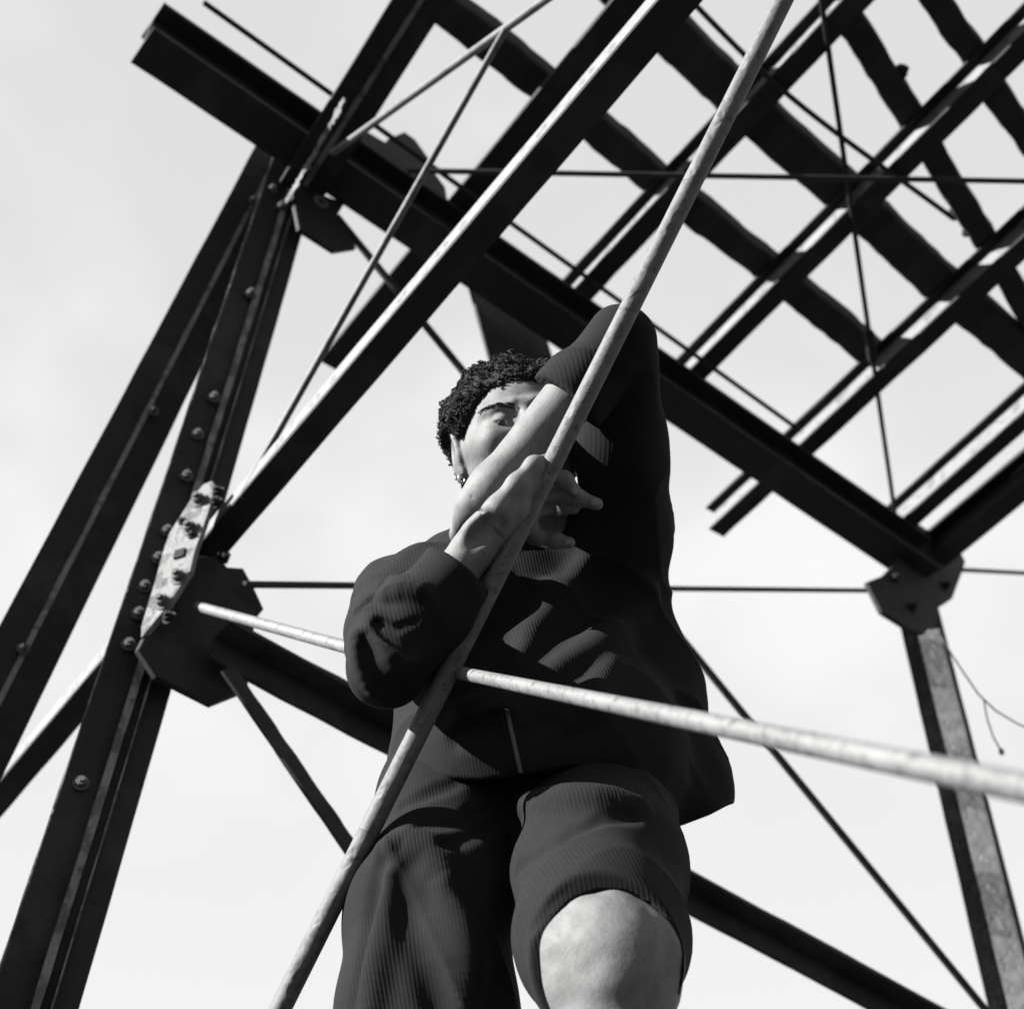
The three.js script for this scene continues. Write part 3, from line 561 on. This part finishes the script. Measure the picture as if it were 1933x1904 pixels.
// ---- jacket
const jk = new Field();
{
  const q = (x, y, d) => P([x, y], d);
  const E = (p, rx, ry, rz, k = .05) => jk.add(ell(p, RGT, UPV.clone().multiplyScalar(.85).addScaledVector(FWD, .52), UPV.clone().multiplyScalar(-.52).addScaledVector(FWD, .85), rx, ry, rz), k);
  E(q(985, 1125, 2.03), .160, .13, .105); E(q(995, 1250, 1.97), .170, .15, .11, .06); E(q(1005, 1370, 1.905), .168, .15, .120, .06); E(q(1000, 1445, 1.865), .172, .13, .124, .06); E(q(1000, 1520, 1.84), .172, .10, .122, .05); jk.add(caps(q(960, 1410, 1.826), q(1105, 1420, 1.822), .120, .122), .05);
  jk.add(caps(q(835, 1088, 2.02), q(768, 1122, 2.0), .045, .045), .04);           // shoulder yoke
  jk.add(caps(q(1080, 1075, 2.03), J.ls, .06, .062), .04);
  chain(jk, [q(1165, 1100, 2.0), q(1225, 1300, 1.96), q(1298, 1490, 1.90), q(1310, 1540, 1.88)], [.06, .056, .046, .044], .06);
  chain(jk, [J.ls, lerpV(J.ls, J.le, .5), J.le], [.060, .056, .046], .035);        // raised upper arm
  jk.g = 2; chain(jk, [J.le, lerpV(J.le, J.lw, .38), lerpV(J.le, J.lw, .6)], [.046, .0440, .0415], .02); jk.g = 0;
  chain(jk, [J.rs, lerpV(J.rs, J.re, .5), J.re], [.060, .056, .047], .03);
  jk.g = 1; chain(jk, [J.re, lerpV(J.re, J.rw, .5), lerpV(J.re, J.rw, 1.05)], [.048, .0445, .0400], .02); jk.g = 0;
  const col = []; for (let i = 0; i <= 14; i++) { const t = i / 14 * Math.PI * 2; col.push(q(940 + 118 * Math.cos(t), 1052 - 22 * Math.cos(t) , 2.03 + .075 * Math.sin(t))); } chain(jk, col, col.map(() => .015), .012); const col2 = col.map((_, i) => { const t = i / 14 * Math.PI * 2; return q(948 + 108 * Math.cos(t), 1026 - 8 * Math.cos(t), 2.03 + .07 * Math.sin(t)); }); chain(jk, col2, col2.map(() => .014), .014); jk.add(caps(P(S4(470, 285), 1.945), P(S4(650, 370), 1.895), .040, .05), .03); jk.add(caps(q(945, 1022, 2.035), q(955, 1080, 2.03), .056, .07), .02);
}
const cuffL = { c: lerpV(J.le, J.lw, .43), n: J.lw.clone().sub(J.le).normalize() }, cuffR = { c: lerpV(J.re, J.rw, .80), n: J.rw.clone().sub(J.re).normalize() };
const holes = [[caps(J.le, J.lw, .0385, .0310), cuffL], [caps(J.re, J.rw, .0385, .0300), cuffR]];
jk.grp = (t, x, y, z) => {
  holes.forEach(([h, c], i) => { const s = (x - c.c.x) * c.n.x + (y - c.c.y) * c.n.y + (z - c.c.z) * c.n.z, g = 2 - i; t[g] = smax(t[g], s, .005); if (s > -.06) t[g] = Math.max(t[g], -h(x, y, z)); });
};
const hem = [[700, 1450], [788, 1462], [850, 1472], [910, 1475], [975, 1466], [985, 1464], [1000, 1462], [1073, 1448], [1140, 1455], [1199, 1481], [1236, 1522], [1262, 1566], [1290, 1557], [1340, 1538], [1376, 1519], [1500, 1500]];
const hemY = (x) => { if (x <= hem[0][0]) return hem[0][1]; for (let i = 0; i + 1 < hem.length; i++) if (x <= hem[i + 1][0]) { const [a, b] = [hem[i], hem[i + 1]]; return a[1] + (b[1] - a[1]) * (x - a[0]) / (b[0] - a[0]); } return 1500; };
const neckHole = caps(P([940, 920], 2.0), P([945, 1010], 2.06), .064, .05);
let jfold = [], jridge = [];
jk.post = (d, x, y, z) => {
  for (const f of jridge) if (f.b(x, y, z)) d = smin(d, f.f(x, y, z), f.k);
  for (const f of jfold) if (f.b(x, y, z)) d = smax(d, -f.f(x, y, z), f.k);
  if (d > .03) return d;
  { const w = 1 - Math.abs(2 * vnoise(x * 9 + y * 13, y * 5 - x * 4 + 7, z * 10) - 1); d -= .0055 * w * w * w * w; }
  d += .0075 * (fbm(x * 9 + 3, y * 9, z * 9 + 7, 2) - .5) + .002 * (vnoise(x * 34, y * 30, z * 34) - .5);
  const vx = x - EYE.x, vy = y - EYE.y, vz = z - EYE.z, dd = vy * FWD.y + vz * FWD.z, px = 966.5 + F * vx / dd, py = 952 - F * (vy * UPV.y + vz * UPV.z) / dd;
  if (dd > 1.4 && py > 1250 && !(px < 800 && py < 1420)) d = smax(d, (py - hemY(px)) * dd / F * .75, .004);
  return d;
};
const box = (pts, r) => { const b = new THREE.Box3().setFromPoints(pts).expandByScalar(r); return (x, y, z) => x > b.min.x && x < b.max.x && y > b.min.y && y < b.max.y && z > b.min.z && z < b.max.z; };
function fold(fld, list, pts, r, sink, k) {                                     // a crease (sink < 0 is a raised fold) along points on the cloth
  const q = pathOn(fld, pts); if (q.length < 2) return null; const m = q.length - 1;
  const rr = q.map((_, i) => r * (.35 + .65 * Math.sin(Math.PI * (i + .5) / (m + 1))));
  const c = q.map((v, i) => v.clone().addScaledVector(v.clone().sub(EYE).normalize(), sink * rr[i]));
  const cs = []; for (let i = 0; i < m; i++) cs.push(caps(c[i], c[i + 1], rr[i], rr[i + 1]));
  return { f: (x, y, z) => { let d = 1; for (const f of cs) { const e = f(x, y, z); if (e < d) d = e; } return d; }, b: box(c, r + k + .012), k };
}
{
  const s4 = (a) => a.map(q => S4(...q));
  const R2 = [], G2 = [];
  const rg = (a, r, k = .02, s = .45) => { const f = fold(jk, R2, s4(a), r, s, k); if (f) R2.push(f); };
  const gr = (a, r, k = .014, s = -.75) => { const f = fold(jk, G2, s4(a), r, s, k); if (f) G2.push(f); };
  rg([[1290, 235], [1230, 330], [1130, 455], [1010, 600], [940, 740]], .022); rg([[1100, 380], [1150, 400]], .015);
  rg([[1585, 365], [1510, 490], [1390, 640], [1220, 740], [1060, 825]], .026);
  rg([[1420, 740], [1330, 900], [1220, 1010]], .018);
  rg([[190, 480], [270, 610], [350, 760]], .011); rg([[170, 330], [300, 330], [430, 360]], .010, .015); rg([[120, 460], [200, 400], [330, 380]], .009, .012);
  rg([[130, 620], [160, 740], [210, 860]], .014, .015);
  gr([[220, 540], [290, 610], [375, 690]], .006); gr([[160, 610], [190, 740], [245, 860]], .009); 
  
  gr([[420, 520], [300, 560], [215, 520]], .004, .006);
  rg([[640, 1060], [760, 990], [890, 955]], .02, .02, .5); gr([[620, 1110], [740, 1060], [850, 1010]], .012, .02, -.5); gr([[885, 960], [915, 1120], [945, 1290]], .004, .006); gr([[1010, 1060], [1100, 1010]], .01, .02);
  jridge = R2; jfold = G2;
}

// ---- shorts
const sh = new Field();
{
  const q = (x, y, d) => P([x, y], d), E = (p, rx, ry, rz, k) => sh.add(ell(p, RGT, UPV.clone().multiplyScalar(.85).addScaledVector(FWD, .52), UPV.clone().multiplyScalar(-.52).addScaledVector(FWD, .85), rx, ry, rz), k);
  E(q(985, 1430, 1.89), .135, .10, .095, .04); E(q(990, 1500, 1.845), .168, .12, .102, .05);
  chain(sh, [q(850, 1524, 1.82), q(812, 1720, 1.665), q(808, 1900, 1.565), q(808, 2240, 1.44)], [.096, .094, .092, .098], .03);
  chain(sh, [q(1130, 1528, 1.815), q(1134, 1640, 1.63), q(1132, 1772, 1.48), q(1148, 1832, 1.375)], [.098, .090, .085, .0732], .025);
}
const rim = { c: P([1152, 1815], 1.398), n: ray([1152, 1800]).normalize().negate() };
const rimHole = caps(P([1148, 1770], 1.54), P([1156, 1850], 1.32), .0668, .0668);
const rhem = { c: P([808, 2150], 1.47) };
let sridge = [], sfold = [];
sh.post = (d, x, y, z) => {
  for (const f of sridge) if (f.b(x, y, z)) d = smin(d, f.f(x, y, z), f.k);
  for (const f of sfold) if (f.b(x, y, z)) d = smax(d, -f.f(x, y, z), f.k);
  if (d > .03) return d;
  { const w = 1 - Math.abs(2 * vnoise(x * 11 + y * 6, y * 4 + 3, z * 11) - 1); d -= .004 * w * w * w * w; }
  d += .006 * (fbm(x * 8 + 13, y * 6, z * 8 + 7, 2) - .5) + .0015 * (vnoise(x * 34, y * 22, z * 34) - .5);
  const s = (x - rim.c.x) * rim.n.x + (y - rim.c.y) * rim.n.y + (z - rim.c.z) * rim.n.z;
  if (x > .0 && s > -.2) { d = smax(d, s, .004); if (s > -.10) d = Math.max(d, -rimHole(x, y, z)); }
  const t = rhem.c.y - y; if (x < .01) d = Math.max(d, t);
  return d;
};
{
  const s4 = (a) => a.map(q => S4(...q)), b4 = (a) => a.map(q => B4(...q)), R2 = [], G2 = [];
  const rg = (a, r, k = .02, s = .45) => { const f = fold(sh, R2, a, r, s, k); if (f) R2.push(f); };
  const gr = (a, r, k = .008, s = -.45) => { const f = fold(sh, G2, a, r, s, k); if (f) G2.push(f); };
  
  rg(b4([[1010, 850], [1250, 830], [1500, 830], [1640, 850]]), .020); gr(b4([[1010, 1190], [1140, 1080], [1300, 980], [1460, 915], [1620, 910]]), .008, .014);
  gr(b4([[1005, 700], [992, 900], [988, 1050]]), .005, .006); 
  gr(b4([[700, 735], [560, 780], [430, 840]]), .009, .014); gr(b4([[960, 850], [760, 920], [520, 950]]), .008, .016); gr(b4([[960, 930], [760, 1010], [640, 1060]]), .008, .014);
  rg(b4([[330, 1080], [450, 1040], [570, 1090], [650, 1220]]), .016, .02); gr(b4([[300, 1180], [270, 1350], [230, 1560], [180, 1800], [160, 1904]]), .012, .016);
  rg(b4([[350, 1240], [330, 1450], [290, 1700], [270, 1900]]), .018, .02); rg(b4([[640, 1300], [720, 1500], [760, 1700], [760, 1900]]), .02, .02); gr(b4([[450, 1180], [480, 1400], [560, 1700], [600, 1900]]), .016, .02);
  gr(b4([[1090, 1480], [1200, 1360], [1330, 1260]]), .006, .01);
  sridge = R2; sfold = G2;
}

// ---- build
const skinMap = grayTex(512, .16, (u, v) => .056 + .034 * tf(u, v, 7, 101) + .024 * tf(u, v, 34, 103, 3) - .014 * sstep(.66, .8, tf(u, v, 22, 107, 3)));
const skinBump = grayTex(512, .06, (u, v) => .5 * tf(u, v, 60, 111, 2) + .5 * tf(u, v, 22, 113, 3), false);
const twill = grayTex(1024, .2048, (u, v) => { const f = ((u * 64 + v * 8)) % 1; return .5 + .5 * Math.sin(f * Math.PI * 2) * clamp(2.4 * tf(u, v, 4, 141) - .6); }, false);
const twillMap = grayTex(1024, .2048, (u, v) => { const f = ((u * 64 + v * 8)) % 1; return (.0062 + .0016 * (.5 + .5 * Math.sin(f * Math.PI * 2) * clamp(2.4 * tf(u, v, 4, 141) - .6))) + .002 * tf(u, v, 50, 131, 2); });
Object.assign(M, {
  skin: new THREE.MeshPhysicalMaterial({ map: skinMap, roughness: .68, specularIntensity: .55, bumpMap: skinBump, bumpScale: .0003 }),
  cloth: new THREE.MeshPhysicalMaterial({ map: twillMap, roughness: .95, specularIntensity: .2, bumpMap: twill, bumpScale: .0003 }),
  hair: new THREE.MeshPhysicalMaterial({ color: new THREE.Color().setRGB(.009, .009, .009), roughness: .9, specularIntensity: .35 }),
  metal: S({ color: new THREE.Color().setRGB(.75, .75, .75), roughness: .25, metalness: 1 }),
  zip: S({ color: new THREE.Color().setRGB(.10, .10, .10), roughness: .4, metalness: .6 }),
  eye: S({ vertexColors: true, roughness: .12 }),
  nail: S({ color: new THREE.Color().setRGB(.10, .10, .10), roughness: .35 }),
  sole: S({ color: new THREE.Color().setRGB(.03, .03, .03), roughness: .9 }),
});
const uvSkin = (x, y, z, nx, ny, nz) => [Math.atan2(x, z + 1.4) * .25 + x * .6, y + z * .3];
const uvCloth = (x, y, z) => [Math.atan2(x - .02, z + 2.2) * .62, y * 1.05];
const feet = V(.02, YF, -1.45);
const man = thing('person', 'man in dark ribbed jacket and shorts, arms crossed before his face, gripping the rod', 'person', feet);
const mn = V(-.5, YF - .02, -2.0), mx = V(.5, 3.9, -.75);
part('body', meshField(skin, mn, mx, .0032, uvSkin), M.skin, man);
part('jacket', meshField(jk, mn, mx, .0038, uvCloth), M.cloth, man, 'dark ribbed jacket with the sleeves pushed back');
part('shorts', meshField(sh, mn, mx, .0038, uvCloth), M.cloth, man, 'dark ribbed long shorts');
// eyes
for (const e of eyeC) {
  const g = new THREE.SphereGeometry(.0125, 32, 24), p = g.attributes.position, c = [], look = EYE.clone().sub(e).normalize().addScaledVector(hX, .05).normalize();
  for (let i = 0; i < p.count; i++) { const a = V(p.getX(i), p.getY(i), p.getZ(i)).normalize().angleTo(look), v = a < .19 ? .004 : a < .50 ? .014 : .3; c.push(v, v, v); }
  g.setAttribute('color', new THREE.Float32BufferAttribute(c, 3)); part('eye', g.translate(e.x, e.y, e.z), M.eye, man);
}
// hair: dense short curls over the crown, thinner at the nape
const hairF = new Field();
hairF.add(hE(0, .029, -.014, .104, .095, .106), .01); hairF.add(hE(0, -.03, -.045, .070, .062, .058), .03);
const zb = (y) => y > .085 ? .11 : y > .066 ? .078 + (y - .066) * 1.1 : y > .0 ? .020 + (.058) * Math.pow(y / .066, 1.6) : y > -.012 ? .020 + y * 2.2 : -.022 + (y + .012) * .35;
hairF.post = (d, x, y, z) => {
  const [a, b, c] = hl(x, y, z); const n = vnoise(x * 110, y * 110, z * 110) * .6 + vnoise(x * 55 + 9, y * 55, z * 55) * .6;
  d += .012 * (n - .55);
  d += .014 * sstep(-.030, .0, c - zb(b)) * sstep(.01, .06, b) + .010 * (vnoise(x * 36 + 5, y * 36, z * 36) - .5);
  d = Math.max(d, -skin.cr(x, y, z) - .004);
  const edge = c - zb(b) - .004 * (vnoise(a * 160, b * 160, 3) - .5) + (Math.abs(a) > .068 && b < .02 && c > -.02 ? 1 : 0) * 0; d = smax(d, edge * .8, .010);
  return Math.max(d, (-.098 - b));
};
{ const cr = hE(0, .028, -.012, .0735, .083, .092), ears = [-1, 1].map(s => hE(s * .100, -.012, -.002, .050, .044, .030)); skin.cr = (x, y, z) => cr(x, y, z); const old = hairF.post; hairF.post = (d, x, y, z) => { d = old(d, x, y, z); for (const e of ears) d = smax(d, -e(x, y, z), .004); return d; }; }
{
  const hg = meshField(hairF, hp(0, 0, 0).addScalar(-.2), hp(0, 0, 0).addScalar(.2), .003, (x, y, z) => [x, y]);
  const rnd = rng(7), p = hg.attributes.position, n = hg.attributes.normal, tufts = [];
  const tv = [0, 1, 2].map(i => { const c = new THREE.CatmullRomCurve3([0, 1, 2, 3, 4].map(k => V(.0022 * Math.cos(k * 1.9 + i), .0016 * k, .0022 * Math.sin(k * 1.9 + i)))); return new THREE.TubeGeometry(c, 7, .0011, 3); });
  for (let q = 0; q < 13400; q++) {
    const i = Math.floor(rnd() * p.count), [a, b, c] = hl(p.getX(i), p.getY(i), p.getZ(i)), N = V(n.getX(i), n.getY(i), n.getZ(i)); const out = N.dot(V(p.getX(i), p.getY(i), p.getZ(i)).sub(HC));
    if (out < .02) continue;
    const g = tv[q % 3].clone(); const s = q > 13050 ? .9 + rnd() * 1.1 : .36 + rnd() * .5; g.scale(s * 1.15, s * (.45 + rnd() * .5), s * 1.15); g.rotateY(rnd() * 6.28);
    N.add(V(rnd() - .5, rnd() - .5, rnd() - .5).multiplyScalar(.9)).normalize(); g.applyQuaternion(new THREE.Quaternion().setFromUnitVectors(V(0, 1, 0), N)); tufts.push(g.translate(p.getX(i), p.getY(i), p.getZ(i)));
  }
  const flat = tufts.map(g => g); const body = hg.clone(); part('hair', mergeGeometries([body, ...flat]), M.hair, man, 'short dense curls, tapered at the nape');
}
// eyebrows: short hairs laid along the brow
{
  const rnd = rng(11);
  for (const s of [-1, 1]) {
    const gs = []; for (let i = 0; i < 110; i++) {
      const t = rnd(), x = s * (.012 + .044 * t), y0 = .0235 + .0085 * Math.sin(t * 2.4) + (rnd() - .5) * .0080 * (1 - .6 * t), a = hp(x, y0, .13), dir = hZ.clone().negate(); let v = null; for (let k = 0, w = 0; k < 40; k++) { const q = a.clone().addScaledVector(dir, w), d = skin.at(q); if (d < .0004) { v = q; break; } w += Math.max(d * .8, .0004); }
      if (!v) continue; const e = v.clone().addScaledVector(hX, s * .0055).addScaledVector(hY, .0028 * (1 - 1.6 * t)).addScaledVector(hZ, .0012 - .004 * t);
      gs.push(new THREE.TubeGeometry(new THREE.LineCurve3(v, e), 1, .00035, 3));
    }
    if (gs.length) part('eyebrow', mergeGeometries(gs), M.hair, man);
  }
}
// earring, ring, zip
{
  const c = hp(-.0865, -.041, .006), t = new THREE.TorusGeometry(.0062, .0014, 8, 20); t.applyQuaternion(new THREE.Quaternion().setFromUnitVectors(V(0, 0, 1), hX.clone().addScaledVector(hZ, .9).normalize())); part('earring', t.translate(c.x, c.y, c.z), M.metal, man, 'small bright hoop in the lobe');
  const rc = P(H1(1170, 1425), 1.791), rn = P(H1(1220, 1420), 1.792).sub(P(H1(1080, 1430), 1.790)).normalize(), rg2 = new THREE.CylinderGeometry(.0120, .0120, .006, 28, 1, true), in2 = new THREE.CylinderGeometry(.0110, .0110, .006, 28, 1, true); const rr = mergeGeometries([rg2, in2]); rr.applyQuaternion(new THREE.Quaternion().setFromUnitVectors(V(0, 1, 0), rn)); part('ring', rr.translate(rc.x, rc.y, rc.z), M.metal, man, 'bright ring on a finger');
  const zp = pathOn(jk, [S4(885, 965), S4(905, 1060), S4(930, 1170), S4(955, 1285)]).map(v => v.clone().addScaledVector(v.clone().sub(EYE).normalize(), -.001)); const teeth = [];
  const cv = new THREE.CatmullRomCurve3(zp), nz = 64; for (let i = 0; i < nz; i++) { const a = cv.getPointAt(i / (nz - 1)), b = new THREE.BoxGeometry(.0040, .0011, .002); teeth.push(b.translate(a.x + (i % 2 ? .0008 : -.0008), a.y, a.z)); }
  part('zipper', mergeGeometries(teeth), M.zip, man, 'metal teeth of the jacket zip');
  const fl = zp.map(v => v.clone().addScaledVector(RGT, -.0085).addScaledVector(FWD, .0005)); part('zip_placket', rod(fl, .0022, { rad: 8 }), M.cloth, man);
}
for (const [x, y, tx, ty] of [[1318, 1288, 1345, 1312], [1495, 1392, 1530, 1405], [1252, 1742, 1285, 1748]]) {
  const c = surf(skin, H1(x, y)); if (!c) continue; const t = P(H1(tx, ty), depthOf(c)).sub(c).normalize(), e = .001, g = V(skin.at(c.clone().add(V(e, 0, 0))) - skin.at(c.clone().add(V(-e, 0, 0))), skin.at(c.clone().add(V(0, e, 0))) - skin.at(c.clone().add(V(0, -e, 0))), skin.at(c.clone().add(V(0, 0, e))) - skin.at(c.clone().add(V(0, 0, -e)))).normalize();
  const s = new THREE.SphereGeometry(1, 16, 10); s.scale(.0056, .0013, .0044); const xx = t.addScaledVector(g, -t.dot(g)).normalize(); s.applyMatrix4(new THREE.Matrix4().makeBasis(xx, g, xx.clone().cross(g))); part('fingernail', s.translate(c.x, c.y, c.z), M.nail, man);
}
// shoes, below the picture
for (const [a, s] of [[J.la, 1], [J.ra, -1]]) {
  const f = new Field(), h = V(a.x, YF + .035, a.z - .03), t = V(a.x + s * .03, YF + .03, a.z + .17);
  chain(f, [h, t], [.042, .036], .02); f.add(caps(V(a.x, YF + .09, a.z), V(a.x, YF + .05, a.z + .02), .042, .045), .03);
  f.post = (d, x, y, z) => Math.max(d, YF + .002 - y);
  part('shoe', meshField(f, V(a.x - .15, YF - .01, a.z - .15), V(a.x + .15, YF + .2, a.z + .3), .006, (x, y, z) => [x, y]), M.sole, man);
}


camera.updateMatrixWorld();
renderer.render(scene, camera);
